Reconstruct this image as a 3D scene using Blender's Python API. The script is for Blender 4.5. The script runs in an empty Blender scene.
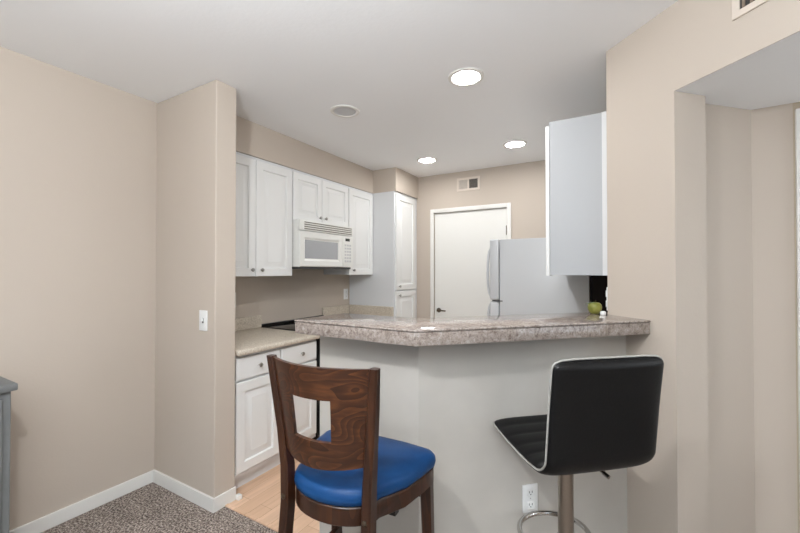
import bpy, bmesh, math, random
from mathutils import Vector, Matrix
random.seed(7)
S = bpy.context.scene
C = S.collection
PI = math.pi
R = math.radians

# ------------------------------------------------------------------ camera
cam_d = bpy.data.cameras.new('camera'); cam = bpy.data.objects.new('camera', cam_d); C.objects.link(cam)
cam_d.sensor_width = 36.0
cam_d.lens = 379.875 / 800.0 * 36.0
cam_d.clip_start = 0.02
cam.location = (0, 0, 1.349)
cam.rotation_euler = (R(90 + 0.667), 0, R(30.113))
S.camera = cam

# ------------------------------------------------------------------ world, daylight, exposure
w = bpy.data.worlds.new('World'); S.world = w; w.use_nodes = True
bg = w.node_tree.nodes['Background']
bg.inputs[0].default_value = (0.75, 0.87, 1.0, 1); bg.inputs[1].default_value = 1.6

def area_light(name, loc, rot, sx, sy, power, col):
    d = bpy.data.lights.new(name, 'AREA'); d.shape = 'RECTANGLE'; d.size = sx; d.size_y = sy
    d.energy = power; d.color = col
    o = bpy.data.objects.new(name, d); o.location = loc; o.rotation_euler = rot; C.objects.link(o)
    return o
area_light('daylight_hall_window', (2.33, 1.55, 1.35), (R(95), 0, R(90)), 1.1, 1.3, 2, (0.95, 0.98, 1.0))
# daylight coming in through the two living room windows behind the camera
area_light('daylight_back_window', (-0.2, -3.40, 1.35), (R(108), 0, 0), 3.4, 1.9, 3, (0.93, 0.97, 1.0))
area_light('daylight_right_window', (2.33, -1.6, 1.35), (R(108), 0, R(90)), 2.0, 1.7, 3, (0.93, 0.97, 1.0))
S.view_settings.view_transform = 'Standard'
S.view_settings.look = 'None'
S.view_settings.exposure = 0.12
S.view_settings.gamma = 1.0
S.view_settings.use_curve_mapping = False

LENS_EMIT = 102.0       # recessed kitchen lamps
DOME_POWER = 56.0      # ceiling lamp of the living room
HALL_POWER = 12.5       # ceiling lamp of the hall

FILL_POWER = 235.0     # made-up fill uplighter behind the camera

# ------------------------------------------------------------------ materials
def srgb(r, g, b):
    f = lambda c: (c/255/12.92) if c/255 <= .04045 else ((c/255+.055)/1.055)**2.4
    return (f(r), f(g), f(b), 1)

def new_mat(name, col, rough=.5, metal=0.0, spec=.5):
    m = bpy.data.materials.new(name); m.use_nodes = True
    p = m.node_tree.nodes['Principled BSDF']
    p.inputs['Base Color'].default_value = col
    p.inputs['Roughness'].default_value = rough
    p.inputs['Metallic'].default_value = metal
    p.inputs['Specular IOR Level'].default_value = spec
    return m, m.node_tree, p

def N(nt, t, **kw):
    n = nt.nodes.new(t)
    for k, v in kw.items(): setattr(n, k, v)
    return n

def noise(nt, scale, detail=3, vec=None, rough=.5, dist=0):
    n = N(nt, 'ShaderNodeTexNoise'); n.inputs['Scale'].default_value = scale
    n.inputs['Detail'].default_value = detail; n.inputs['Roughness'].default_value = rough
    n.inputs['Distortion'].default_value = dist
    if vec is None:
        tc = N(nt, 'ShaderNodeTexCoord'); vec = tc.outputs['Object']
    nt.links.new(vec, n.inputs['Vector'])
    return n

def ramp(nt, src, stops):
    r = N(nt, 'ShaderNodeValToRGB'); e = r.color_ramp.elements
    e[0].position, e[0].color = stops[0]; e[1].position, e[1].color = stops[-1]
    for pos, col in stops[1:-1]:
        x = e.new(pos); x.color = col
    nt.links.new(src, r.inputs['Fac'])
    return r

def bump(nt, p, src, strength, dist):
    b = N(nt, 'ShaderNodeBump'); b.inputs['Strength'].default_value = strength; b.inputs['Distance'].default_value = dist
    nt.links.new(src, b.inputs['Height']); nt.links.new(b.outputs['Normal'], p.inputs['Normal'])

def paint(name, col, rough=.6, sc=90, st=.12, spec=.3):
    m, nt, p = new_mat(name, col, rough, spec=spec)
    n = noise(nt, sc, 3); bump(nt, p, n.outputs['Fac'], st, .003)
    return m

def mottled(name, c1, c2, scale, rough=.5, spec=.5, st=0.0, detail=4):
    m, nt, p = new_mat(name, c1, rough, spec=spec)
    n = noise(nt, scale, detail)
    r = ramp(nt, n.outputs['Fac'], [(.35, c1), (.65, c2)])
    nt.links.new(r.outputs['Color'], p.inputs['Base Color'])
    if st: bump(nt, p, n.outputs['Fac'], st, .002)
    return m

M = {}
M['wall'] = paint('beige_wall_paint', srgb(199, 187, 174), .65)
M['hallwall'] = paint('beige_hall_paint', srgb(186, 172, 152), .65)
M['ceil'] = paint('white_ceiling_paint', srgb(246, 247, 248), .8, 60, .2)
M['barwall'] = mottled('pale_grey_bar_paint', srgb(192, 187, 179), srgb(198, 193, 185), 5, .5, .4, .0)
M['trim'] = paint('white_trim_paint', srgb(232, 230, 225), .4, 40, .03, .5)
M['cab'] = paint('white_cabinet_foil', srgb(236, 236, 234), .38, 30, .02, .5)
M['cabbox'] = paint('white_cabinet_melamine', srgb(226, 227, 228), .45, 30, .02, .5)
M['door'] = paint('white_door_paint', srgb(236, 235, 230), .42, 30, .03, .5)
M['fridge'] = paint('white_fridge_enamel', srgb(208, 210, 212), .35, 400, .06, .5)
M['sidepanel'] = paint('dimmed_white_side_laminate', srgb(180, 182, 184), .45, 30, .02, .5)  # white cabinet end, its weaker light put into a darker colour
M['appl'] = paint('white_appliance_plastic', srgb(236, 236, 231), .3, 30, .0, .5)
M['mwglass'] = mottled('grey_microwave_window', srgb(165, 167, 170), srgb(178, 180, 183), 300, .15, .6)
M['slot'] = mottled('dark_slot', srgb(120, 114, 104), srgb(132, 126, 116), 60, .6)
M['display'] = mottled('dark_display', srgb(40, 42, 40), srgb(52, 54, 50), 60, .2)
M['darkunder'] = mottled('dark_steel_underside', srgb(70, 70, 70), srgb(84, 84, 84), 50, .5)
M['black'] = mottled('black_enamel', srgb(14, 13, 12), srgb(20, 19, 18), 20, .3)
M['blackglass'] = mottled('black_cooktop_glass', srgb(16, 16, 17), srgb(22, 22, 23), 20, .06)
M['darkbrown'] = mottled('dark_gap_fill', srgb(22, 13, 8), srgb(28, 17, 11), 8, .5, .2)
M['leather'] = mottled('black_leather', srgb(9, 9, 10), srgb(14, 14, 15), 120, .45, .28, .15)
M['piping'] = mottled('pale_grey_piping', srgb(158, 156, 150), srgb(172, 170, 164), 90, .4)
M['grey'] = mottled('slate_grey_paint', srgb(113, 115, 115), srgb(120, 122, 122), 14, .5, .4)
M['plate'] = paint('white_plate_plastic', srgb(240, 240, 238), .3, 20, 0, .5)
M['platedark'] = mottled('outlet_slot', srgb(58, 56, 52), srgb(70, 68, 64), 60, .5)
M['ventbeige'] = paint('beige_vent_enamel', srgb(218, 206, 193), .45, 40, .02)
M['ventshade'] = mottled('shaded_beige_louvre', srgb(122, 106, 92), srgb(134, 118, 104), 60, .6)  # slats are really beige; their shade is put into the colour
M['ventdark'] = mottled('vent_recess', srgb(48, 46, 44), srgb(60, 57, 54), 80, .7)
M['eyeball'] = paint('grey_white_baffle', srgb(205, 205, 206), .5, 40, .05)

def metal(name, col, rough):
    m, nt, p = new_mat(name, col, rough, 1.0)
    n = noise(nt, 40, 2); r = N(nt, 'ShaderNodeMapRange')
    r.inputs['To Min'].default_value = rough*.8; r.inputs['To Max'].default_value = rough*1.2
    nt.links.new(n.outputs['Fac'], r.inputs['Value']); nt.links.new(r.outputs['Result'], p.inputs['Roughness'])
    return m
M['chrome'] = metal('chrome', srgb(205, 203, 200), .12)
M['brushed'] = metal('brushed_steel', srgb(168, 160, 150), .3)
M['bronze'] = metal('dark_bronze', srgb(104, 94, 82), .35)
M['nickel'] = metal('satin_nickel', srgb(178, 175, 170), .3)

def emit(name, col, st):
    m = bpy.data.materials.new(name); m.use_nodes = True; nt = m.node_tree
    p = nt.nodes['Principled BSDF']; p.inputs['Base Color'].default_value = (1, 1, 1, 1)
    p.inputs['Emission Color'].default_value = col; p.inputs['Emission Strength'].default_value = st
    return m
M['lens'] = emit('lamp_lens_glow', (.98, .98, .98, 1), LENS_EMIT)
M['dome'] = emit('dome_glow', (1.0, .93, .84, 1), 6)

# carpet: flecked brown-grey pile
m, nt, p = new_mat('flecked_carpet', srgb(110, 98, 90), .95, spec=.1)
n1 = noise(nt, 95, 3, rough=.8); n2 = noise(nt, 9, 2)
r1 = ramp(nt, n1.outputs['Fac'], [(.36, srgb(66, 57, 52)), (.48, srgb(124, 112, 104)), (.60, srgb(204, 191, 181))])
r2 = ramp(nt, n2.outputs['Fac'], [(.3, (.82, .82, .82, 1)), (.7, (1.08, 1.08, 1.08, 1))])
mx = N(nt, 'ShaderNodeMix', data_type='RGBA', blend_type='MULTIPLY'); mx.inputs[0].default_value = 1
nt.links.new(r1.outputs['Color'], mx.inputs[6]); nt.links.new(r2.outputs['Color'], mx.inputs[7])
nt.links.new(mx.outputs[2], p.inputs['Base Color']); bump(nt, p, n1.outputs['Fac'], .6, .012)
M['carpet'] = m

# light oak planks running along X
m, nt, p = new_mat('light_oak_planks', srgb(222, 188, 160), .38)
tc = N(nt, 'ShaderNodeTexCoord')
br = N(nt, 'ShaderNodeTexBrick'); br.offset = .37
br.inputs['Scale'].default_value = 1; br.inputs['Brick Width'].default_value = 1.1; br.inputs['Row Height'].default_value = .09
br.inputs['Mortar Size'].default_value = .0012
br.inputs['Color1'].default_value = srgb(226, 192, 164); br.inputs['Color2'].default_value = srgb(214, 178, 148); br.inputs['Mortar'].default_value = srgb(178, 140, 110)
mp0 = N(nt, 'ShaderNodeMapping'); mp0.inputs['Rotation'].default_value = (0, 0, R(90))
nt.links.new(tc.outputs['Object'], mp0.inputs['Vector']); nt.links.new(mp0.outputs['Vector'], br.inputs['Vector'])
mp = N(nt, 'ShaderNodeMapping'); mp.inputs['Scale'].default_value = (40, 2.5, 1)
nt.links.new(tc.outputs['Object'], mp.inputs['Vector'])
g = noise(nt, 1.0, 4, mp.outputs['Vector'])
rg = ramp(nt, g.outputs['Fac'], [(.3, (.86, .84, .82, 1)), (.7, (1.04, 1.04, 1.04, 1))])
mx = N(nt, 'ShaderNodeMix', data_type='RGBA', blend_type='MULTIPLY'); mx.inputs[0].default_value = 1
nt.links.new(br.outputs['Color'], mx.inputs[6]); nt.links.new(rg.outputs['Color'], mx.inputs[7])
nt.links.new(mx.outputs[2], p.inputs['Base Color'])
M['oak'] = m

# granite tile of the bar top: pinkish grey with brown flecks, thin joints
m, nt, p = new_mat('speckled_granite_tile', srgb(180, 165, 152), .07, spec=.6)
n1 = noise(nt, 46, 5, rough=.75, dist=.6); n2 = noise(nt, 150, 3, rough=.7)
r1 = ramp(nt, n1.outputs['Fac'], [(.32, srgb(104, 90, 82)), (.44, srgb(146, 133, 125)), (.56, srgb(166, 155, 147)), (.70, srgb(188, 180, 172))])
r2 = ramp(nt, n2.outputs['Fac'], [(.34, (.50, .45, .41, 1)), (.47, (1, 1, 1, 1))])
mx = N(nt, 'ShaderNodeMix', data_type='RGBA', blend_type='MULTIPLY'); mx.inputs[0].default_value = .75
nt.links.new(r1.outputs['Color'], mx.inputs[6]); nt.links.new(r2.outputs['Color'], mx.inputs[7])
tc = N(nt, 'ShaderNodeTexCoord'); mp = N(nt, 'ShaderNodeMapping'); mp.inputs['Location'].default_value = (.118, .11, 0)
nt.links.new(tc.outputs['Object'], mp.inputs['Vector'])
br = N(nt, 'ShaderNodeTexBrick'); br.offset = 0; br.inputs['Scale'].default_value = 1
br.inputs['Brick Width'].default_value = .32; br.inputs['Row Height'].default_value = .32; br.inputs['Mortar Size'].default_value = .0011
br.inputs['Color1'].default_value = br.inputs['Color2'].default_value = (1, 1, 1, 1); br.inputs['Mortar'].default_value = (.72, .68, .64, 1)
nt.links.new(mp.outputs['Vector'], br.inputs['Vector'])
mx2 = N(nt, 'ShaderNodeMix', data_type='RGBA', blend_type='MULTIPLY'); mx2.inputs[0].default_value = 1
nt.links.new(mx.outputs[2], mx2.inputs[6]); nt.links.new(br.outputs['Color'], mx2.inputs[7])
nt.links.new(mx2.outputs[2], p.inputs['Base Color'])
M['granite'] = m

# laminate worktop: cream with fine grey-brown fleck
m, nt, p = new_mat('cream_fleck_laminate', srgb(205, 194, 178), .32)
n1 = noise(nt, 120, 4, rough=.7)
r1 = ramp(nt, n1.outputs['Fac'], [(.33, srgb(168, 156, 138)), (.5, srgb(207, 196, 180)), (.68, srgb(226, 217, 203))])
nt.links.new(r1.outputs['Color'], p.inputs['Base Color'])
M['laminate'] = m

# chair wood: dark walnut stain with cathedral grain
def wood(name, rot, sc, fine, freq, c1, c2, c3):
    m, nt, p = new_mat(name, c1, .32, spec=.5)
    tc = N(nt, 'ShaderNodeTexCoord'); mp = N(nt, 'ShaderNodeMapping')
    mp.inputs['Rotation'].default_value = rot; mp.inputs['Scale'].default_value = sc
    nt.links.new(tc.outputs['Object'], mp.inputs['Vector'])
    big = noise(nt, 1.0, 1, mp.outputs['Vector'], .4, .3)
    mul = N(nt, 'ShaderNodeMath', operation='MULTIPLY'); mul.inputs[1].default_value = freq
    nt.links.new(big.outputs['Fac'], mul.inputs[0])
    fr = N(nt, 'ShaderNodeMath', operation='FRACT'); nt.links.new(mul.outputs[0], fr.inputs[0])
    mp2 = N(nt, 'ShaderNodeMapping'); mp2.inputs['Scale'].default_value = fine
    nt.links.new(tc.outputs['Object'], mp2.inputs['Vector'])
    nz = noise(nt, 1, 4, mp2.outputs['Vector'], .6, .2)
    mx = N(nt, 'ShaderNodeMix', data_type='FLOAT'); mx.inputs[0].default_value = .62
    nt.links.new(fr.outputs[0], mx.inputs[2]); nt.links.new(nz.outputs['Fac'], mx.inputs[3])
    r = ramp(nt, mx.outputs[0], [(.2, c1), (.55, c2), (.85, c3)])
    nt.links.new(r.outputs['Color'], p.inputs['Base Color'])
    return m
M['walnut'] = wood('dark_walnut_stain', (0, 0, 0), (14, 14, 1.2), (60, 60, 5), 6, srgb(38, 19, 10), srgb(56, 30, 16), srgb(78, 45, 25))
M['walnutpanel'] = wood('dark_walnut_panel_grain', (0, R(20), 0), (5.5, 2.0, 9.0), (9, 30, 90), 17, srgb(40, 20, 10), srgb(66, 36, 19), srgb(108, 64, 34))

m, nt, p = new_mat('blue_vinyl', srgb(34, 74, 132), .42, spec=.2)
n1 = noise(nt, 7, 4); r1 = ramp(nt, n1.outputs['Fac'], [(.3, srgb(14, 54, 100)), (.7, srgb(26, 72, 122))])
nt.links.new(r1.outputs['Color'], p.inputs['Base Color']); n2 = noise(nt, 350, 2); bump(nt, p, n2.outputs['Fac'], .1, .002)
M['blue'] = m
m, nt, p = new_mat('yellow_green_skin', srgb(160, 165, 50), .35)
n1 = noise(nt, 18, 3); r1 = ramp(nt, n1.outputs['Fac'], [(.3, srgb(112, 116, 44)), (.7, srgb(150, 148, 72))])
nt.links.new(r1.outputs['Color'], p.inputs['Base Color']); M['apple'] = m
M['leaf'] = mottled('pale_green_leaf', srgb(120, 140, 96), srgb(150, 165, 125), 40, .5)
M['stem'] = mottled('brown_stem', srgb(56, 44, 28), srgb(70, 56, 36), 80, .6)
m = bpy.data.materials.new('window_glass'); m.use_nodes = True
p = m.node_tree.nodes['Principled BSDF']; p.inputs['Transmission Weight'].default_value = 1; p.inputs['Roughness'].default_value = 0; p.inputs['IOR'].default_value = 1.05
n1 = noise(m.node_tree, 2, 1); bump(m.node_tree, p, n1.outputs['Fac'], .02, .001)
M['glass'] = m

# ------------------------------------------------------------------ mesh helpers
def box(bm, x0, x1, y0, y1, z0, z1, bev=0, seg=2):
    r = bmesh.ops.create_cube(bm, size=1)
    vs = r['verts']
    for v in vs:
        v.co = Vector(((x0+x1)/2 + v.co.x*(x1-x0), (y0+y1)/2 + v.co.y*(y1-y0), (z0+z1)/2 + v.co.z*(z1-z0)))
    if bev:
        es = list({e for v in vs for e in v.link_edges})
        bmesh.ops.bevel(bm, geom=es, offset=bev, segments=seg, affect='EDGES', profile=.5)

def prism(bm, pts, z0, z1, bev=0):
    a = [bm.verts.new((x, y, z0)) for x, y in pts]; b = [bm.verts.new((x, y, z1)) for x, y in pts]
    n = len(pts); fs = [bm.faces.new(a[::-1]), bm.faces.new(b)]
    for i in range(n):
        fs.append(bm.faces.new((a[i], a[(i+1) % n], b[(i+1) % n], b[i])))
    bmesh.ops.recalc_face_normals(bm, faces=fs)
    if bev:
        es = [e for e in {e for f in fs for e in f.edges}]
        bmesh.ops.bevel(bm, geom=es, offset=bev, segments=3, affect='EDGES', profile=.5)

def ring_panel(bm, w, h, t, prof, x0=0, z0=0, y0=0):
    """raised-panel front: nested rectangles; local front face looks to -Y. prof = [(inset, depth)]"""
    rings = []
    def rect(i, y): return [bm.verts.new((x0+a, y0+y, z0+b)) for a, b in ((i, i), (w-i, i), (w-i, h-i), (i, h-i))]
    rings.append(rect(0, t))
    for i, d in prof: rings.append(rect(i, d))
    fs = [bm.faces.new(rings[0])]
    for a, b in zip(rings, rings[1:]):
        for k in range(4):
            fs.append(bm.faces.new((a[k], a[(k+1) % 4], b[(k+1) % 4], b[k])))
    fs.append(bm.faces.new(rings[-1]))
    bmesh.ops.recalc_face_normals(bm, faces=fs)

def lathe(bm, prof, n=32, mat=None):
    vs = []; new = []
    for r_, z in prof:
        ring = [bm.verts.new((r_*math.cos(2*PI*k/n), r_*math.sin(2*PI*k/n), z)) for k in range(n)]
        vs.append(ring); new += ring
    fs = []
    for a, b in zip(vs, vs[1:]):
        for k in range(n):
            fs.append(bm.faces.new((a[k], a[(k+1) % n], b[(k+1) % n], b[k])))
    fs.append(bm.faces.new(vs[0][::-1])); fs.append(bm.faces.new(vs[-1]))
    bmesh.ops.recalc_face_normals(bm, faces=fs)
    if mat: bmesh.ops.transform(bm, matrix=mat, verts=new)

def tube(bm, pts, rad, n=12, closed=False):
    pts = [Vector(p) for p in pts]; L = len(pts); rings = []; prev = None
    for i, p_ in enumerate(pts):
        if closed: t = pts[(i+1) % L] - pts[i-1]
        else: t = pts[min(i+1, L-1)] - pts[max(i-1, 0)]
        t.normalize()
        if prev is None:
            u = t.orthogonal().normalized()
        else:
            u = (prev - t*prev.dot(t)).normalized()
        prev = u; v = t.cross(u)
        rr = rad[i] if isinstance(rad, (list, tuple)) else rad
        rings.append([bm.verts.new(p_ + (u*math.cos(2*PI*k/n) + v*math.sin(2*PI*k/n))*rr) for k in range(n)])
    fs = []
    pairs = list(zip(rings, rings[1:]))
    if closed: pairs.append((rings[-1], rings[0]))
    for a, b in pairs:
        for k in range(n): fs.append(bm.faces.new((a[k], a[(k+1) % n], b[(k+1) % n], b[k])))
    if not closed: fs.append(bm.faces.new(rings[0])); fs.append(bm.faces.new(rings[-1]))
    bmesh.ops.recalc_face_normals(bm, faces=fs)

def sweep_rect(bm, path, wx, wy, bev=.004):
    """post with rectangular section (wx along x, wy along y) following path of points (x,y,z); sizes may be lists"""
    rings = []
    for i, (x, y, z) in enumerate(path):
        a = (wx[i] if isinstance(wx, list) else wx)/2; b = (wy[i] if isinstance(wy, list) else wy)/2
        c = bev
        rings.append([bm.verts.new((x+sx, y+sy, z)) for sx, sy in
                      ((-a+c, -b), (a-c, -b), (a, -b+c), (a, b-c), (a-c, b), (-a+c, b), (-a, b-c), (-a, -b+c))])
    fs = []
    for a, b in zip(rings, rings[1:]):
        for k in range(8): fs.append(bm.faces.new((a[k], a[(k+1) % 8], b[(k+1) % 8], b[k])))
    fs.append(bm.faces.new(rings[0])); fs.append(bm.faces.new(rings[-1]))
    bmesh.ops.recalc_face_normals(bm, faces=fs)

def obj(name, bm, mat, parent=None, smooth=None, label=None):
    me = bpy.data.meshes.new(name); bm.to_mesh(me); bm.free()
    o = bpy.data.objects.new(name, me); C.objects.link(o)
    me.materials.append(M[mat])
    if parent is not None: o.parent = parent
    if smooth:
        for f in me.polygons: f.use_smooth = True
        bm2 = bmesh.new(); bm2.from_mesh(me)
        for e in bm2.edges:
            if len(e.link_faces) == 2 and e.calc_face_angle(0) > R(smooth): e.smooth = False
        bm2.to_mesh(me); bm2.free()
    if label: o['label'] = label
    return o

def B(*a, **k):
    bm = bmesh.new(); box(bm, *a, **k); return bm

def thing(name, label, cat, loc=(0, 0, 0), rotz=0, group=None, kind=None):
    o = bpy.data.objects.new(name, None); C.objects.link(o); o.empty_display_size = .1
    o.location = loc; o.rotation_euler = (0, 0, rotz)
    if label: o['label'] = label
    if cat: o['category'] = cat
    if group: o['group'] = group
    if kind: o['kind'] = kind
    return o

def tag(o, label, cat, group=None):
    o['label'] = label; o['category'] = cat
    if group: o['group'] = group
    return o

def struct(name, bm, mat, parent=None, smooth=None):
    o = obj(name, bm, mat, parent, smooth)
    if parent is None: o['kind'] = 'structure'
    return o

def copy_tree(o, parent=None):
    c = o.copy(); C.objects.link(c)
    if parent is not None: c.parent = parent
    for ch in list(o.children): copy_tree(ch, c)
    return c

# ------------------------------------------------------------------ the rooms
H = 2.44
XL, XK = -2.60, -2.65          # living room / kitchen left wall
Y1, Y1K = 1.333, 1.466         # wing wall faces
YB = 3.94                      # kitchen end wall
FLY = 1.405                    # where carpet meets wood
KN = 2.086                     # diagonal wall plane x+y
AX, AY = -0.055, 2.141         # far corner of the diagonal wall
JX, JY = .194, 1.892           # jamb corner of the opening
OX, OY = 1.10, .986            # other side of the opening
HZ = 2.082                     # hall ceiling
XR, YR = 2.40, -3.45           # living room far sides

# floors
bm = bmesh.new(); prism(bm, [(-3, YR-.2), (XR+.2, YR-.2), (XR+.2, 2.5), (-.04, 2.5), (-.72, 1.405), (-3, FLY)], -.1, 0)
struct('floor', bm, 'carpet')
bm = bmesh.new(); prism(bm, [(-3, FLY), (-.72, FLY), (0.0, 2.14), (0.1, YB+.1), (-3, YB+.1)], -.1, .002)
struct('floor.001', bm, 'oak')
struct('trim_1', B(-1.975, -1.214, FLY-.012, FLY+.010, -.002, .007, bev=.003), 'oak')

# ceiling
struct('ceiling', B(-3, XR+.2, YR-.2, YB+.2, H, H+.12), 'ceil')
# hall ceiling
d = .17/math.sqrt(2)
bm = bmesh.new(); e_ = .003
prism(bm, [(JX+e_, JY+e_), (OX+e_, OY+e_), (XR, -.30), (XR, 2.6), (JX+.1, 2.6)], HZ, HZ+.02)
struct('ceiling.001', bm, 'ceil')

# left walls
struct('wall_left', B(XL-.2, XL, YR, Y1, 0, H), 'wall')
struct('wall_kitchen_left', B(XK-.15, XK, Y1K, YB, 0, H), 'wall')
struct('wall_wing', B(XL-.2, -1.979, Y1, Y1K, 0, H, bev=.006), 'wall')
# soffits over the cabinets
struct('wall_soffit', B(XK, -2.325, Y1K, 3.423, 2.193, H), 'wall')
struct('wall_soffit.001', B(XK, -2.036, 3.423, YB, 2.193, H), 'wall')
# end wall
bm = bmesh.new()
DX0, DX1, DZ = -1.836, -1.008, 2.005
box(bm, XK-.15, DX0, YB, YB+.12, 0, H); box(bm, DX1, .2, YB, YB+.12, 0, H); box(bm, DX0, DX1, YB, YB+.12, DZ, H)
struct('wall_back', bm, 'wall')
# mass between kitchen and hall, with the jamb of the opening
bm = bmesh.new(); prism(bm, [(AX, AY), (JX, JY), (.312, 2.010), (.272, 2.049), (.519, 2.292), (.655, 2.288), (.655, YB), (AX, YB)], 0, H)
o = struct('wall_right', bm, 'wall')
# hall wall with a door
bm = bmesh.new(); box(bm, .655, .745, 2.288, 2.42, 0, H); box(bm, 1.545, XR, 2.288, 2.42, 0, H); box(bm, .745, 1.545, 2.288, 2.42, 2.03, H)
struct('wall_hall', bm, 'hallwall')
bm = bmesh.new(); box(bm, XR, XR+.12, -.30, .95, 0, H); box(bm, XR, XR+.12, 2.15, 2.42, 0, H); box(bm, XR, XR+.12, .95, 2.15, 0, .65); box(bm, XR, XR+.12, .95, 2.15, 2.05, H)
struct('wall_hall.001', bm, 'hallwall')
# header over the opening, and the diagonal wall past the opening
bm = bmesh.new(); prism(bm, [(JX, JY), (OX, OY), (OX+d, OY+d), (JX+d, JY+d)], HZ+.0006, H)
struct('wall_header', bm, 'wall')
bm = bmesh.new(); prism(bm, [(OX, OY), (XR, -.314), (XR, -.314+2*d), (OX+d, OY+d)], 0, H)
struct('wall_diagonal', bm, 'wall')
# right and rear walls of the living room, with windows
bm = bmesh.new(); y0, y1 = -2.6, -.6
box(bm, XR, XR+.12, -.6, -.314, 0, H); box(bm, XR, XR+.12, YR, -2.6, 0, H)
box(bm, XR, XR+.12, y0, y1, 0, .5); box(bm, XR, XR+.12, y0, y1, 2.2, H)
struct('wall_living_right', bm, 'wall')
bm = bmesh.new()
box(bm, XL-.2, -1.9, YR-.12, YR, 0, H); box(bm, 1.5, XR+.12, YR-.12, YR, 0, H)
box(bm, -1.9, 1.5, YR-.12, YR, 0, .4); box(bm, -1.9, 1.5, YR-.12, YR, 2.3, H)
struct('wall_rear', bm, 'wall')
def window(name, L, z0, z1, loc, rz):
    t = thing(name, None, None, loc, rz, kind='structure')
    bm = bmesh.new()
    for a in ((0, .06), (L/2-.03, L/2+.03), (L-.06, L)): box(bm, a[0], a[1], 0, .06, z0, z1)
    box(bm, .06, L/2-.03, 0, .06, z0, z0+.06); box(bm, .06, L/2-.03, 0, .06, z1-.06, z1)
    box(bm, L/2+.03, L-.06, 0, .06, z0, z0+.06); box(bm, L/2+.03, L-.06, 0, .06, z1-.06, z1)
    obj('window_frame', bm, 'trim', t)
    bm = bmesh.new(); box(bm, .06, L/2-.03, .028, .034, z0+.06, z1-.06); box(bm, L/2+.03, L-.06, .028, .034, z0+.06, z1-.06)
    obj('pane', bm, 'glass', t)
window('window_1', 3.4, .4, 2.3, (-1.9, YR-.08, 0), 0)
window('window_2', 2.0, .5, 2.2, (XR+.03, -.6, 0), R(-90))

window('window_3', 1.2, .65, 2.05, (XR+.03, 2.15, 0), R(-90))

# baseboards
BH = .075
def base(name, bm): struct(name, bm, 'trim')
base('baseboard_left', B(XL, XL+.012, .60, Y1, 0, BH, bev=.003))
base('baseboard_left.001', B(XL, XL+.012, YR, -.3, 0, BH, bev=.003))
bm = bmesh.new(); prism(bm, [(XL+.012, Y1), (-1.979, Y1), (-1.979, Y1K), (-1.967, Y1K), (-1.967, Y1-.012), (XL+.012, Y1-.012)], 0, BH)
base('baseboard_wing', bm)
bm = bmesh.new(); box(bm, -1.975, -1.940, 1.462, 1.490, 0.002, .028, bev=.004)
struct('trim_2', bm, 'trim')

# bar wall (half height), its two faces
BY = 1.347; bx = -.696
bt = 1.072
f = .12
k = math.tan(PI/8)*f
bm = bmesh.new()
wx, wy = (KN-2.0432)/2, (KN+2.0432)/2     # meets diagonal wall
bx2 = .5*(KN-2.0432) - 0
prism(bm, [(-1.212, BY), (bx, BY), (wx, wy), (wx-f*.7071, wy+f*.7071), (bx-k, BY+f), (-1.212, BY+f)], 0, bt)
struct('wall_bar', bm, 'barwall')

# ------------------------------------------------------------------ bar countertop
bt_ = thing('bar_countertop', 'bent speckled pinkish granite bar top on the pale half wall', 'countertop')
def slab(g, z0, z1, bev):
    bm = bmesh.new(); q = g*.4142
    prism(bm, [(-1.242+g, 1.213+g), (-.643-q, 1.213+g), (.1135-g*.7071, 1.9715+g*.7071), (AX, AY), (AX, 2.288), (-.806, 1.53), (-1.214+g, 1.53)], z0, z1, bev=bev)
    return bm
obj('tile_edge', slab(.003, bt+.003, 1.1245, .002), 'granite', bt_, 30)
obj('tile_top', slab(0, 1.1262, 1.135, .0035), 'granite', bt_, 30)
obj('grout_bed', slab(.008, 1.1246, 1.1261, 0), 'slot', bt_)

# ------------------------------------------------------------------ kitchen cabinets
DOOR = [(0, .003), (.003, 0), (.058, 0), (.063, .012), (.071, .012), (.105, .002), (.108, .0)]
DRAWER = [(0, .004), (.006, 0)]
SMALL = [(0, .003), (.003, 0), (.052, 0), (.057, .012), (.064, .012), (.090, .002), (.093, .0)]
def knob(parent, x, z, y=0):
    bm = bmesh.new()
    lathe(bm, [(.004, 0), (.005, .010), (.011, .016), (.014, .022), (.012, .027), (.004, .029)], 16,
          Matrix.Translation((x, y, z)) @ Matrix.Rotation(R(90), 4, 'X'))
    obj('knob', bm, 'nickel', parent, 40)
def cab_door(parent, x0, x1, z0, z1, kx, kz, prof=DOOR, t=.02, name='door'):
    bm = bmesh.new(); ring_panel(bm, x1-x0, z1-z0, t, prof, x0, z0, 0)
    o = obj(name, bm, 'cab', parent, 25)
    if kx is not None: knob(o, kx, kz)
    return o

# uppers on the left wall; local x = distance along +Y, local y = depth into the wall
def upper(label, y0, y1, zb, zt, doors, xf=-2.32, depth=.328):
    t = thing('wall_cabinet', label, 'cabinet', (xf, y0, 0), R(90), 'white wall cabinets on the left wall')
    W = y1-y0
    bm = bmesh.new(); box(bm, 0.001, W-.001, .021, depth, zb, zt, bev=.001)
    obj('cabinet_box', bm, 'cabbox', t)
    for (a, b, k) in doors:
        cab_door(t, a-y0, b-y0, zb-.003, zt-.022, None if k is None else k-y0, zb+.045, DOOR if zt-zb > .6 else SMALL)
    bm = bmesh.new(); box(bm, 0.001, W-.001, .012, .0205, zt-.019, zt)
    obj('top_rail', bm, 'cabbox', t)
    return t
upper('tall two-door white wall cabinet nearest the wing wall, left of the microwave', 1.50, 2.250, 1.312, 2.19,
      [(1.51, 1.884, 1.845), (1.891, 2.244, 1.93)])
upper('short two-door white wall cabinet directly above the microwave', 2.252, 2.992, 1.775, 2.19,
      [(2.256, 2.599, 2.565), (2.605, 2.986, 2.64)])
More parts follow.
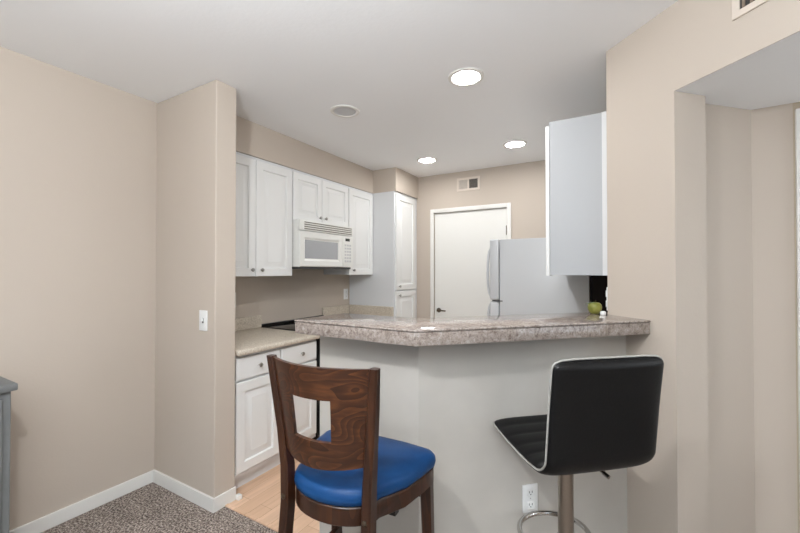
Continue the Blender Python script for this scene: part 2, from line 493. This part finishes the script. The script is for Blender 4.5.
upper('single-door white wall cabinet between the microwave and the tall pantry', 2.994, 3.421, 1.312, 2.19,
      [(3.0, 3.415, 3.06)])

# pantry
t = thing('pantry_cabinet', 'tall white pantry cabinet in the corner beside the end wall', 'cabinet', (-2.036, 3.424, 0), R(90))
bm = bmesh.new(); box(bm, 0.0, .512, .021, .61, .1, 2.192, bev=.001); box(bm, .02, .5, .07, .6, .004, .0995)
obj('cabinet_box', bm, 'cabbox', t)
cab_door(t, .018, .440, 1.145, 2.165, .062, 1.185)
cab_door(t, .018, .440, .12, 1.130, .062, 1.09)

# base cabinet left of the range
t = thing('base_cabinet', 'white base cabinet with two drawers over two doors, between wing wall and range', 'cabinet', (-2.0, 1.478, 0), R(90))
bm = bmesh.new(); box(bm, 0, .722, .021, .645, .085, .835); 
obj('cabinet_box', bm, 'cabbox', t)
obj('toe_board', B(0, .722, .06, .08, .003, .0845), 'cabbox', t)
for (a, b, kx) in ((.012, .352, .175), (.366, .710, .545)):
    bm = bmesh.new(); ring_panel(bm, b-a, .135, .02, DRAWER, a, .682, 0)
    dr = obj('drawer', bm, 'cab', t, 25); knob(dr, kx, .752)
cab_door(t, .012, .352, .150-.03, .668, None, 0)
cab_door(t, .366, .710, .150-.03, .668, None, 0)
# worktop with splash
t = thing('kitchen_countertop', 'cream fleck laminate worktop left of the range, with low splash', 'countertop', (0, 0, 0))
obj('worktop', B(XK+.001, -1.968, 1.478, 2.204, .8365, .872, bev=.012, seg=3), 'laminate', t, 30)
obj('backsplash', B(XK+.001, XK+.02, 1.478, 2.200, .8725, .972, bev=.003), 'laminate', t)
# right of the range
t = thing('base_cabinet', 'white base cabinet in the corner between range and pantry', 'cabinet', (-2.0, 2.972, 0), R(90))
obj('cabinet_box', B(0, .449, .021, .645, .085, .835), 'cabbox', t)
obj('toe_board', B(0, .449, .06, .08, .003, .0845), 'cabbox', t)
bm = bmesh.new(); ring_panel(bm, .425, .135, .02, DRAWER, .012, .682, 0)
dr = obj('drawer', bm, 'cab', t, 25); knob(dr, .22, .752)
cab_door(t, .012, .437, .120, .668, .07, .62)
t = thing('kitchen_countertop', 'short cream laminate worktop in the corner between range and pantry', 'countertop', (0, 0, 0))
obj('worktop', B(XK+.001, -1.968, 2.972, 3.421, .8365, .872, bev=.012, seg=3), 'laminate', t, 30)
bm = bmesh.new(); box(bm, XK+.001, XK+.02, 2.972, 3.40, .8725, .972, bev=.003)
obj('backsplash', bm, 'laminate', t)
obj('side_splash', B(XK+.021, -2.06, 3.402, 3.4205, .8725, .972, bev=.003), 'laminate', t)

# range with black sides and glass cooktop
t = thing('cooking_range', 'white fronted range with black sides and black glass cooktop', 'stove', (-1.955, 2.208, 0), R(90))
bm = bmesh.new(); box(bm, 0, .758, .03, .69, .09, .862, bev=.003); box(bm, .03, .73, .08, .66, .004, .0895)
obj('body', bm, 'black', t, label='black enamel range body')
obj('cooktop', B(-.003, .760, .0, .69, .863, .880, bev=.004), 'blackglass', t, 30, label='black glass cooktop')
bm = bmesh.new(); box(bm, -.003, .760, .66, .69, .8805, .898, bev=.003); 
obj('rear_rim', bm, 'black', t)
bm = bmesh.new(); box(bm, .004, .754, .0, .0295, .30, .76, bev=.006)
od = obj('oven_door', bm, 'appl', t, 30)
obj('oven_window', B(.15, .61, -.004, .0035, .42, .62, bev=.001), 'blackglass', od)
bm = bmesh.new(); tube(bm, [(.08, .01, .715), (.08, -.035, .715), (.68, -.035, .715), (.68, .01, .715)], .011)
obj('oven_handle', bm, 'appl', od, 40)
obj('storage_drawer', B(.004, .754, .002, .0295, .10, .29, bev=.006), 'appl', t, 30)
bm = bmesh.new(); box(bm, .004, .754, .0, .0295, .77, .861, bev=.004); obj('control_panel', bm, 'appl', t)
for i in range(5):
    bm = bmesh.new(); lathe(bm, [(.019, 0), (.019, .012), (.012, .026), (.01, .028)], 16, Matrix.Translation((.10+i*.14, 0, .815)) @ Matrix.Rotation(R(90), 4, 'X'))
    obj('control_knob', bm, 'appl', t, 40)

# microwave
t = thing('microwave_oven', 'white over-the-range microwave hanging below the short cabinet', 'microwave', (-2.245, 2.254, 1.372), R(90))
W, HH = .706, .39
obj('casing', B(0, W, .03, .40, .012, HH+.010, bev=.003), 'appl', t)
obj('underside', B(.01, W-.01, .02, .395, -.006, .0115, bev=.002), 'darkunder', t, label='dark metal underside')
bm = bmesh.new(); box(bm, 0.0, W, .0, .0295, HH-.078, HH+.010, bev=.004)
gr = obj('vent_grille', bm, 'appl', t, 30)
for i in range(4):
    z = HH-.068+i*.018
    obj('slot', B(.05, W-.02, -.0015, .004, z, z+.009), 'slot', gr)
bm = bmesh.new(); ring_panel(bm, .555, HH-.083-.012, .0295, [(0, .006), (.006, 0), (.05, 0), (.066, .010)], 0, .012, 0)
md = obj('door', bm, 'appl', t, 25)
obj('window', B(.068, .487, .0075, .0098, .082, .236), 'mwglass', md, label='grey microwave door window')
bm = bmesh.new(); box(bm, .558, W, .002, .0295, .012, HH-.083, bev=.004)
cp = obj('control_panel', bm, 'appl', t, 30)
obj('display', B(.592, .655, -.0008, .003, .258, .284), 'display', cp, label='small dark display')
for r_ in range(6):
    for c_ in range(3):
        obj('button', B(.580+c_*.036, .605+c_*.036, -.0008, .003, .06+r_*.030, .078+r_*.030, bev=.001), 'eyeball', cp)

# upper cabinet on the right wall (end panel faces the camera)
t = thing('wall_cabinet', 'white wall cabinet high on the right beside the diagonal wall', 'cabinet', (-.366, 3.10, 0), R(-90))
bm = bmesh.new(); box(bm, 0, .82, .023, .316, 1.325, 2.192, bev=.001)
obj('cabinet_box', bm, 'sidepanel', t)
cab_door(t, .003, .407, 1.322, 2.172, .37, 1.365)
cab_door(t, .411, .817, 1.322, 2.172, .445, 1.365)
obj('filler_strip', B(.8205, .828, .285, .317, 1.325, 2.192), 'cabbox', t)
# base cabinet and top below it, behind the bar
t = thing('base_cabinet', 'low white base cabinet hidden behind the bar below the right wall cabinet', 'cabinet', (-.66, 3.10, 0), R(-90))
obj('cabinet_box', B(0, .72, .021, .605, .085, .835), 'cabbox', t)
obj('toe_board', B(0, .72, .06, .08, .003, .0845), 'cabbox', t)
cab_door(t, .006, .357, .12, .82, .32, .75); cab_door(t, .363, .714, .12, .82, .40, .75)
tag(obj('kitchen_countertop', B(-.69, -.055, 2.37, 3.10, .8365, .872, bev=.01), 'laminate', None, 30), 'cream laminate worktop beside the refrigerator behind the bar', 'countertop')

# refrigerator
FY0, FY1, FZ = 3.15, 3.87, 1.615
t = thing('refrigerator', 'white top-freezer refrigerator with its plain side facing the bar', 'refrigerator', (-.955, FY1, 0), R(-90))
Wf = FY1-FY0
obj('body', B(0, Wf, .085, .755, .03, FZ-.004, bev=.008), 'fridge', t, 30)
fd = obj('freezer_door', B(0.002, Wf-.002, 0, .078, 1.105, FZ, bev=.014, seg=3), 'fridge', t, 30)
rd = obj('refrigerator_door', B(0.002, Wf-.002, 0, .078, .07, 1.092, bev=.014, seg=3), 'fridge', t, 30)
def fhandle(par, z0, z1):
    bm = bmesh.new(); pts = []
    for i in range(15):
        u = i/14; pts.append((Wf-.03, .006-.030*math.sin(PI*min(1, max(0, u)))**.4, z0+(z1-z0)*u))
    tube(bm, pts, .011); obj('handle', bm, 'fridge', par, 50)
fhandle(fd, 1.13, 1.54); fhandle(rd, .62, 1.075)
bm = bmesh.new(); box(bm, Wf-.05, Wf+.004, .055, .11, 1.094, 1.104); box(bm, Wf-.03, Wf-.012, .02, .056, 1.094, 1.104)
obj('hinge', bm, 'darkunder', t, label='dark middle hinge')
obj('toe_grille', B(.02, Wf-.02, .03, .084, .004, .06), 'cabbox', t)
tag(obj('gap_fill', B(-.192, AX-.004, 3.2, 3.86, .004, 1.9), 'darkbrown'), 'tall dark brown stand-in for the black gap between refrigerator and right wall', 'panel')  # added dark block standing in for the black gap

# ------------------------------------------------------------------ end-wall door
t = thing('door_1', None, None, (DX0, YB, 0), 0, kind='structure')
Wd = DX1-DX0
obj('door_slab', B(.004, Wd-.004, .012, .05, .008, DZ-.005, bev=.002), 'door', t)
bm = bmesh.new()
box(bm, -.042, .0, -.016, 0, 0, DZ+.045, bev=.004); box(bm, Wd, Wd+.042, -.016, 0, 0, DZ+.045, bev=.004); box(bm, 0, Wd, -.016, 0, DZ, DZ+.045, bev=.004)
obj('door_frame', bm, 'trim', t, 30)
bm = bmesh.new()
lathe(bm, [(.026, 0), (.026, .006), (.012, .010), (.010, .045), (.004, .047)], 20, Matrix.Translation((.055, .012, .905)) @ Matrix.Rotation(R(90), 4, 'X'))
tube(bm, [(.052, -.028, .905), (.09, -.030, .906), (.15, -.026, .903)], [.009, .0085, .007])
obj('door_handle', bm, 'bronze', t, 50)
for z in (.25, 1.0, 1.77):
    bm = bmesh.new(); tube(bm, [(Wd-.003, .004, z-.05), (Wd-.003, .004, z+.05)], .007); box(bm, Wd-.012, Wd-.002, .0, .011, z-.045, z+.045)
    obj('hinge', bm, 'bronze', t, 50)

# hall door
t = thing('door_2', None, None, (.745, 2.288, 0), 0, kind='structure')
bm = bmesh.new(); box(bm, -.085, 0, -.018, 0, 0, 2.05, bev=.004); box(bm, .8, .885, -.018, 0, 0, 2.05, bev=.004); box(bm, 0, .8, -.018, 0, 2.03-.03, 2.05, bev=.004)
obj('door_frame', bm, 'trim', t, 30)
obj('door_slab', B(.004, .796, .02, .06, .008, 1.995), 'door', t)
bm = bmesh.new(); lathe(bm, [(.025, 0), (.012, .01), (.012, .035), (.026, .045), (.024, .065), (.008, .07)], 20, Matrix.Translation((.06, .02, .95)) @ Matrix.Rotation(R(90), 4, 'X'))
obj('door_handle', bm, 'nickel', t, 50)

# ------------------------------------------------------------------ ceiling lamps
def recessed(name, label, x, y, lit=True):
    t = thing(name, label, 'ceiling light', (x, y, H), 0, 'recessed ceiling lights')
    bm = bmesh.new(); n = 40
    prof = [(.100, 0), (.099, -.005), (.085, -.009), (.076, -.006), (.074, -.001)]
    rings = [[bm.verts.new((r_*math.cos(2*PI*k/n), r_*math.sin(2*PI*k/n), z)) for k in range(n)] for r_, z in prof]
    for a, b in zip(rings, rings[1:]):
        for k in range(n): bm.faces.new((a[k], a[(k+1) % n], b[(k+1) % n], b[k]))
    bmesh.ops.recalc_face_normals(bm, faces=bm.faces)
    obj('trim_ring', bm, 'trim', t, 60)
    bm = bmesh.new()
    if lit:
        lathe(bm, [(.0735, -.0005), (.0735, -.004), (.06, -.006), (.03, -.007)], n); obj('lens', bm, 'lens', t, 60)
    else:
        lathe(bm, [(.0735, -.0005), (.070, -.004), (.062, -.002), (.03, -.0015)], n, Matrix.Translation((0, 0, 0))); obj('eyeball', bm, 'eyeball', t, 60)
    return t
recessed('recessed_light', 'lit recessed ceiling lamp nearest, above the bar', -.745, 2.024)
recessed('recessed_light', 'lit recessed ceiling lamp farther left, near the tall pantry', -1.639, 3.355)
recessed('recessed_light', 'lit recessed ceiling lamp in front of the right wall cabinet', -.777, 3.31)
recessed('recessed_light', 'unlit grey recessed ceiling fitting above the passage into the kitchen', -1.619, 2.043, False)

def dome(label, x, y, z, power, r_=.12, drop=0.0):
    t = thing('dome_light', label, 'ceiling light', (x, y, z))
    bm = bmesh.new(); lathe(bm, [(r_+.01, 0), (r_+.01, -.015), (r_*.8, -.018)], 32); obj('base_plate', bm, 'trim', t, 60)
    if drop:
        bm = bmesh.new(); lathe(bm, [(.010, -.0185), (.010, -.0185-drop)], 14); obj('stem', bm, 'trim', t, 60)
    bm = bmesh.new(); lathe(bm, [(r_*.75, -.019-drop), (r_*.7, -.03-drop), (r_*.5, -.045-drop), (r_*.2, -.052-drop)], 32); obj('glass_shade', bm, 'dome', t, 60)
    d_ = bpy.data.lights.new('bulb', 'POINT'); d_.energy = power; d_.shadow_soft_size = .05; d_.color = (.95, .97, 1.0)
    l = bpy.data.objects.new('bulb', d_); C.objects.link(l); l.parent = t; l.location = (0, 0, -.11-drop)
dome('round ceiling lamp on a short stem in the living room', -.66, .04, H, DOME_POWER, .12, .20)
dome('round ceiling lamp in the hall beyond the opening', 2.1, 1.62, HZ, HALL_POWER, .12, .38)

def fill_uplighter(label, x, y):  # made-up lamp out of view, added to brighten the ceiling
    t = thing('added_fill_lamp', label, 'lamp', (x, y, 0))
    bm = bmesh.new(); lathe(bm, [(.15, 0), (.15, .012), (.04, .03), (.014, .04)], 32); obj('base', bm, 'brushed', t, 40)
    bm = bmesh.new(); lathe(bm, [(.012, .0405), (.012, 1.56)], 16); obj('pole', bm, 'brushed', t, 40)
    bm = bmesh.new(); lathe(bm, [(.02, 1.5605), (.07, 1.58), (.13, 1.63), (.17, 1.702), (.166, 1.702), (.125, 1.637), (.065, 1.59), (.02, 1.575)], 40); obj('bowl', bm, 'brushed', t, 60)
    d_ = bpy.data.lights.new('bulb', 'POINT'); d_.energy = FILL_POWER; d_.shadow_soft_size = .05; d_.color = (.86, .94, 1.0)
    l = bpy.data.objects.new('bulb', d_); C.objects.link(l); l.parent = t; l.location = (0, 0, 1.65)
fill_uplighter('added steel fill uplighter, unseen on the carpet behind the camera', .15, -1.0)

# ------------------------------------------------------------------ vents, plates
def vent(label, loc, rz, W, Hh, sections, slats, lm='ventbeige'):
    t = thing('air_vent', label, 'vent', loc, rz, 'air vents on the walls')
    fr = .024; bm = bmesh.new()
    box(bm, 0, W, -.008, -.0005, 0, fr, bev=.002); box(bm, 0, W, -.008, -.0005, Hh-fr, Hh, bev=.002)
    xs = [0, W-fr] + [W*i/sections-.009 for i in range(1, sections)]
    for i, x in enumerate(xs):
        box(bm, x, x+(fr if i < 2 else .018), -.0078, -.0005, fr-.003, Hh-fr+.003, bev=.002)
    obj('frame', bm, 'ventbeige', t)
    obj('recess', B(fr-.002, W-fr+.002, -.003, -.0006, fr-.002, Hh-fr+.002), 'ventdark', t, label='dark vent recess')
    for s in range(sections):
        a = (fr if s == 0 else W*s/sections+.009); b = (W-fr if s == sections-1 else W*(s+1)/sections-.009)
        n = slats
        bm = bmesh.new()
        for i in range(n):
            x = a+(b-a)*(i+.5)/n; q = (b-a)/n
            k_ = (.42 if s == 0 else .06) if sections == 2 else .26
            box(bm, x-q*k_*.7, x+q*k_*.7, -.0068, -.0032, fr-.001, Hh-fr+.001)
        obj('louvre', bm, lm, t)
    return t
vent('small beige air vent above the white door, half its louvres dark', (-1.556, YB, 2.222), 0, .262, .146, 2, 8)
vent('beige air vent on the header over the hall opening', (.349, 1.737, 2.228), R(-45), .36, .18, 1, 13, 'ventshade')

def plate(name, label, cat, loc, rz, kind='outlet', Wp=.072, Hp=.117):
    t = thing(name, label, cat, loc, rz)
    obj('cover_plate', B(-Wp/2, Wp/2, -.007, -.0005, -Hp/2, Hp/2, bev=.002), 'plate', t, 30)
    if kind == 'switch':
        bm = bmesh.new(); box(bm, -.005, .005, -.016, -.0069, -.004, .014, bev=.002); obj('toggle', bm, 'plate', t)
        bm = bmesh.new(); box(bm, -.007, .007, -.0076, -.0069, -.015, .015); obj('toggle_slot', bm, 'platedark', t)
    else:
        for s in (-1, 1):
            bm = bmesh.new(); box(bm, -.017, .017, -.009, -.0069, s*.026-.016, s*.026+.016, bev=.004)
            so = obj('socket', bm, 'plate', t, 40)
            bm = bmesh.new(); z = s*.026
            box(bm, -.008, -.0055, -.0096, -.0089, z-.002, z+.007); box(bm, .0055, .008, -.0096, -.0089, z-.002, z+.007); box(bm, -.002, .002, -.0096, -.0089, z-.010, z-.006)
            obj('slots', bm, 'platedark', so)
        bm = bmesh.new(); lathe(bm, [(.003, 0), (.002, .001)], 12, Matrix.Translation((0, -.0069, 0)) @ Matrix.Rotation(R(90), 4, 'X')); obj('screw', bm, 'nickel', t)
    return t
plate('light_switch', 'white toggle light switch on the beige wing wall', 'light switch', (-2.082, Y1, 1.063), 0, 'switch')
plate('power_outlet', 'white double power outlet low on the bar wall behind the black stool', 'outlet', (-.343, 1.7002, .376), R(45))
plate('power_outlet', 'white power outlet on the kitchen wall near the pantry', 'outlet', (XK, 3.36, 1.092), R(90))
plate('power_outlet', 'white power outlet on the kitchen wall just past the wing wall', 'outlet', (XK, 1.925, 1.119), R(90))
plate('power_outlet', 'white power outlet plate seen edge-on beside the apple above the bar top', 'outlet', (AX, 2.245, 1.205), R(-90))

# ------------------------------------------------------------------ apple and cap on the bar
t = thing('apple', 'yellow-green apple at the right end of the granite bar top', 'fruit', (-.112, 2.135, 1.1355))
bm = bmesh.new()
lathe(bm, [(.010, .004), (.016, 0), (.024, .006), (.031, .020), (.0335, .034), (.030, .047), (.021, .055), (.011, .056), (.003, .050)], 28)
obj('flesh', bm, 'apple', t, 60)
bm = bmesh.new(); tube(bm, [(0, 0, .049), (.002, 0, .060), (.006, -.002, .068)], [.0014, .0016, .002], 8); obj('stem', bm, 'stem', t)
bm = bmesh.new()
pts = [(-.004, 0), (-.018, .010), (-.034, .009), (-.046, 0), (-.034, -.009), (-.018, -.010)]
prism(bm, pts, 0, .002); bmesh.ops.transform(bm, matrix=Matrix.Translation((.002, -.012, .058)) @ Matrix.Rotation(R(-14), 4, 'Y'), verts=bm.verts)
obj('leaf', bm, 'leaf', t)
bm = bmesh.new(); lathe(bm, [(.012, 0), (.013, .003), (.013, .014), (.010, .017)], 20)
o = tag(obj('bottle_cap', bm, 'plate', None, 40), 'small white cap beside the apple on the bar top', 'cap'); o.location = (-.074, 2.098, 1.1355)

# ------------------------------------------------------------------ grey cabinet at the left edge
t = thing('sideboard', 'slate grey cabinet at the left edge against the beige wall', 'cabinet', (-2.215, .572, 0), R(90))
# local x runs along +Y ; far end at x = 0 ; local y into the wall
obj('carcass', B(-1.0, -.006, 0.0, .38, .08, .847, bev=.003), 'grey', t)
obj('top', B(-1.02, .010, -.022, .382, .8475, .877, bev=.005), 'grey', t, 30)
obj('plinth', B(-1.015, .004, -.014, .38, 0.001, .0795, bev=.006), 'grey', t, 30)
for a, b, k_ in ((-.985, -.515, -.55), (-.505, -.035, -.47)):
    bm = bmesh.new(); ring_panel(bm, b-a, .71, .016, [(0, .003), (.003, 0), (.06, 0), (.064, .008)], a, .11, -.0165)
    dd = obj('door', bm, 'grey', t, 25); knob(dd, k_, .55, -.0165)

# ------------------------------------------------------------------ wooden bar chair
CH = thing('bar_chair', 'dark walnut bar chair with square cut-out back and blue vinyl seat', 'chair', (-.764, .887, 0), R(4))
hw = .146
def seat_outline(grow=0.0, n=10):
    pts = []
    fw_ = .229+grow
    yf, yb = .345+grow, -.045-grow
    # front edge, slightly bowed, rounded corners
    def arc(cx, cy, r_, a0, a1, m=8):
        return [(cx+r_*math.cos(R(a0+(a1-a0)*i/m)), cy+r_*math.sin(R(a0+(a1-a0)*i/m))) for i in range(m+1)]
    r_ = .045
    pts += arc(fw_-r_, yf-r_-.012, r_, 0, 70)
    pts += [(fw_*.45, yf-.002), (0, yf), (-fw_*.45, yf-.002)]
    pts += arc(-fw_+r_, yf-r_-.012, r_, 110, 180)
    # left side to back curve
    bw_ = .152
    pts += [(-fw_+.010, .22), (-fw_+.030, .13)]
    m = 16
    for i in range(m+1):
        a = R(180+180*i/m)
        pts.append((bw_*math.cos(a), .050+(.050-yb)*math.sin(a)))
    pts += [(fw_-.030, .13), (fw_-.010, .22)]
    return pts
def layered(bm, layers):
    """layers: list of (outline grow, z) rings of equal counts"""
    rings = []
    for g_, z in layers:
        o_ = seat_outline(0)
        cx, cy = 0, .15
        rings.append([bm.verts.new((cx+(x-cx)*g_, cy+(y-cy)*g_, z)) for x, y in o_])
    n = len(rings[0]); fs = []
    for a, b in zip(rings, rings[1:]):
        for k in range(n): fs.append(bm.faces.new((a[k], a[(k+1) % n], b[(k+1) % n], b[k])))
    fs.append(bm.faces.new(rings[0])); fs.append(bm.faces.new(rings[-1]))
    bmesh.ops.recalc_face_normals(bm, faces=fs)
bm = bmesh.new(); layered(bm, [(.97, .618), (.985, .621), (.985, .670), (.97, .673)])
ap = obj('seat_frame', bm, 'walnut', CH, 40)
bm = bmesh.new(); layered(bm, [(.96, .6735), (.998, .679), (1.012, .692), (1.004, .706), (.97, .717), (.88, .726), (.72, .732), (.5, .735), (.25, .736)])
obj('seat', bm, 'blue', CH, 60, label='blue vinyl seat pad')
def post(s):
    bm = bmesh.new()
    path = [(s*(hw+.020), -.085, 0), (s*(hw+.012), -.052, .25), (s*(hw+.004), -.022, .50), (s*(hw+.001), -.010, .63), (s*(hw+.004), -.010, .74), (s*(hw+.015), -.018, .86), (s*(hw+.028), -.030, .97), (s*(hw+.040), -.044, 1.085)]
    sweep_rect(bm, path, [.028, .03, .031, .031, .030, .029, .028, .026], [.030, .036, .042, .044, .042, .036, .031, .026], .005)
    o = obj('rear_leg', bm, 'walnut', CH, 40)
    bm = bmesh.new(); lathe(bm, [(.008, 0), (.008, .003), (.005, .005)], 14, Matrix.Translation((s*(hw+.001), -.031, .650)) @ Matrix.Rotation(R(90), 4, 'X'))
    obj('bolt', bm, 'bronze', o, 40)
post(-1); post(1)
for s in (-1, 1):
    bm = bmesh.new(); sweep_rect(bm, [(s*.200, .330, 0), (s*.196, .318, .40), (s*.194, .306, .617)], [.030, .036, .040], [.030, .036, .040], .005)
    obj('front_leg', bm, 'walnut', CH, 40)
# curved back panel with square hole
bm = bmesh.new()
zb_, zt_ = .800, 1.083
nu, nz = 30, 16; th = .013
u0, u1, v0, v1 = .27, .705, .27, .685     # hole (u across, v up)
us = sorted(set([i/nu for i in range(nu+1)] + [u0, u1])); vs_ = sorted(set([j/nz for j in range(nz+1)] + [v0, v1]))
def bpt(u, v, off):
    z = zb_ + (zt_-zb_)*v
    zz = z
    ycent = -.012 - .032*((z-.76)/.32)**1.2
    x = (u-.5)*2*(hw-.006+.036*(z-.74)/.34)
    sag = .052*(1-(2*u-1)**2)
    arcb = .018*(1-(2*u-1)**2)*(1-v)     # lower edge dips in the middle
    nx = (2*u-1)*.28
    return (x + nx*off*-1, ycent - sag - off, zz - arcb*.6)
fr, bk = {}, {}
for i, u in enumerate(us):
    for j, v in enumerate(vs_):
        fr[i, j] = bm.verts.new(bpt(u, v, th/2)); bk[i, j] = bm.verts.new(bpt(u, v, -th/2))
def inside(i, j):
    um = (us[i]+us[i+1])/2; vm = (vs_[j]+vs_[j+1])/2
    return u0 < um < u1 and v0 < vm < v1
cells = {(i, j) for i in range(len(us)-1) for j in range(len(vs_)-1) if not inside(i, j)}
for (i, j) in cells:
    bm.faces.new((fr[i, j], fr[i+1, j], fr[i+1, j+1], fr[i, j+1])); bm.faces.new((bk[i, j], bk[i, j+1], bk[i+1, j+1], bk[i+1, j]))
    for (di, dj, a, b) in ((-1, 0, (i, j), (i, j+1)), (1, 0, (i+1, j), (i+1, j+1)), (0, -1, (i, j), (i+1, j)), (0, 1, (i, j+1), (i+1, j+1))):
        if (i+di, j+dj) not in cells:
            bm.faces.new((fr[a], fr[b], bk[b], bk[a]))
bmesh.ops.delete(bm, geom=[v for v in bm.verts if not v.link_faces], context='VERTS')
bmesh.ops.recalc_face_normals(bm, faces=bm.faces)
obj('backrest', bm, 'walnutpanel', CH, 40)
# stretchers
obj('stretcher', B(-.175, .175, .297, .315, .555, .600, bev=.004), 'walnut', CH, 30)
obj('stretcher', B(-.178, .178, .310, .332, .24, .28, bev=.004), 'walnut', CH, 30)
for s in (-1, 1):
    bm = bmesh.new(); sweep_rect(bm, [(0, 0, 0), (0, 0, .33)], .02, .034, .004)
    bmesh.ops.transform(bm, matrix=Matrix.Translation((s*.182, .304, .33)) @ Matrix.Rotation(R(90), 4, 'X'), verts=bm.verts)
    obj('stretcher', bm, 'walnut', CH, 30)
bm = bmesh.new(); box(bm, -.165, .165, .12, .145, .588, .6175); box(bm, -.012, .012, .02, .119, .588, .6175)
obj('seat_brace', bm, 'black', CH, label='dark brace under the seat')

# ------------------------------------------------------------------ black swivel stool
fwd = Vector((-.637, .771, 0)); ang = .725
org = Vector((-.180, 1.533, 0))
ST = thing('bar_stool', 'black leather swivel bar stool on a steel pedestal, below the bar', 'stool', (org.x, org.y, 0), ang)
# profile in the y-z plane (outer side), from front of the seat to top of the back
def profile():
    P = [(.203, .729), (.135, .717), (.06, .708), (-.02, .701), (-.08, .699), (-.117, .702)]
    for i in range(1, 8):
        a = R(-90 - 80*i/8); P.append((-.120+.072*math.cos(a), .774+.072*math.sin(a)))
    P += [(-.197, .84), (-.203, .90), (-.210, .96), (-.218, 1.02), (-.226, 1.075)]
    Q = []                      # resample evenly
    import itertools
    L = [0]
    for a, b in zip(P, P[1:]): L.append(L[-1]+math.hypot(b[0]-a[0], b[1]-a[1]))
    n = 96
    for k in range(n+1):
        s = L[-1]*k/n; j = 0
        while j < len(L)-2 and L[j+1] < s: j += 1
        f_ = (s-L[j])/(L[j+1]-L[j]); Q.append((P[j][0]+(P[j+1][0]-P[j][0])*f_, P[j][1]+(P[j+1][1]-P[j][1])*f_))
    return Q, L[-1]
PR, LEN = profile()
NS = len(PR); HWD = .198
def halfw(k):
    s = LEN*k/(NS-1); r_ = .03
    e = min(s, LEN-s)
    w_ = HWD
    if e < r_: w_ = HWD - r_ + math.sqrt(max(0, r_*r_-(r_-e)**2))
    return w_
def nrm(k):
    a = PR[max(k-2, 0)]; b = PR[min(k+2, NS-1)]
    t_ = Vector((0, b[0]-a[0], b[1]-a[1])).normalized()
    return Vector((1, 0, 0)).cross(t_)      # points to sitter side?
bm = bmesh.new(); TH = .046; rings = []
sgn = 1 if nrm(5).z > 0 else -1
NX = 22
for k in range(NS):
    n_ = nrm(k)*sgn; c = Vector((0, PR[k][0], PR[k][1])); hw_ = halfw(k)
    s = LEN*k/(NS-1)
    groove = min(1.0, abs(((s/.066) % 1)-.5)*2/.9); groove = 1-(1-abs(((s/.066) % 1)*2-1))**6*0
    gr_ = abs(math.sin(PI*s/.066))**.35
    e = min(s, LEN-s); endk = min(1, e/.02)**.5 if e < .02 else 1
    ring = []
    for i in range(NX+1):      # inner (sitter) surface
        a = PI*i/NX; x = math.cos(a); edge = (1-abs(x)**5)
        t_ = TH*.5*(.25+.75*edge**.5)*(.78+.22*gr_)*max(.15, endk)
        ring.append(bm.verts.new(c + Vector((x*hw_, 0, 0)) + n_*t_))
    for i in range(1, NX):     # outer surface
        a = PI + PI*i/NX; x = math.cos(a); edge = (1-abs(x)**5)
        t_ = TH*.5*(.25+.75*edge**.5)*max(.15, endk)
        ring.append(bm.verts.new(c + Vector((x*hw_, 0, 0)) - n_*t_))
    rings.append(ring)
n = len(rings[0])
for a, b in zip(rings, rings[1:]):
    for k in range(n): bm.faces.new((a[k], a[(k+1) % n], b[(k+1) % n], b[k]))
bm.faces.new(rings[0]); bm.faces.new(rings[-1])
bmesh.ops.recalc_face_normals(bm, faces=bm.faces)
seat = obj('seat_shell', bm, 'leather', ST, 60)
bm = bmesh.new(); pts = []
for s_ in (1, -1):
    rng = range(0, NS) if s_ == 1 else range(NS-1, -1, -1)
    for k in rng:
        pts.append(Vector((s_*(halfw(k)+.002), PR[k][0], PR[k][1])))
    k = NS-1 if s_ == 1 else 0
    for i in range(1, 8):
        pts.append(Vector((s_*halfw(k)*(1-2*i/8), PR[k][0], PR[k][1])) + Vector((0, -.004*(1 if s_ == 1 else -1)*.5, .003 if s_ == 1 else 0)))
tube(bm, pts, .0034, 8, closed=True); obj('piping', bm, 'piping', seat, 60, label='pale grey piping around the shell')
bm = bmesh.new(); box(bm, -.09, .09, -.09, .09, .662, .684, bev=.004); lathe(bm, [(.045, .62), (.045, .662)], 24)
obj('seat_plate', bm, 'black', ST, 40)
bm = bmesh.new(); tube(bm, [(.02, -.03, .668), (.055, -.10, .662), (.062, -.125, .656)], .005); tube(bm, [(.061, -.120, .657), (.067, -.140, .650)], .0075)
obj('lift_lever', bm, 'chrome', ST, 50)
bm = bmesh.new(); lathe(bm, [(.0275, .03), (.0275, .619)], 32); obj('pole', bm, 'brushed', ST, 40)
bm = bmesh.new(); lathe(bm, [(.205, 0.0), (.205, .008), (.19, .014), (.06, .024), (.045, .045), (.03, .06)], 48); obj('base', bm, 'chrome', ST, 40)
bm = bmesh.new(); pts = []
for i in range(40):
    a = 2*PI*i/40; pts.append((.132*math.cos(a), .075+.115*math.sin(a), .335))
tube(bm, pts, .010, 12, closed=True); lathe(bm, [(.0335, .305), (.0335, .365)], 24)
obj('footrest', bm, 'chrome', ST, 50)
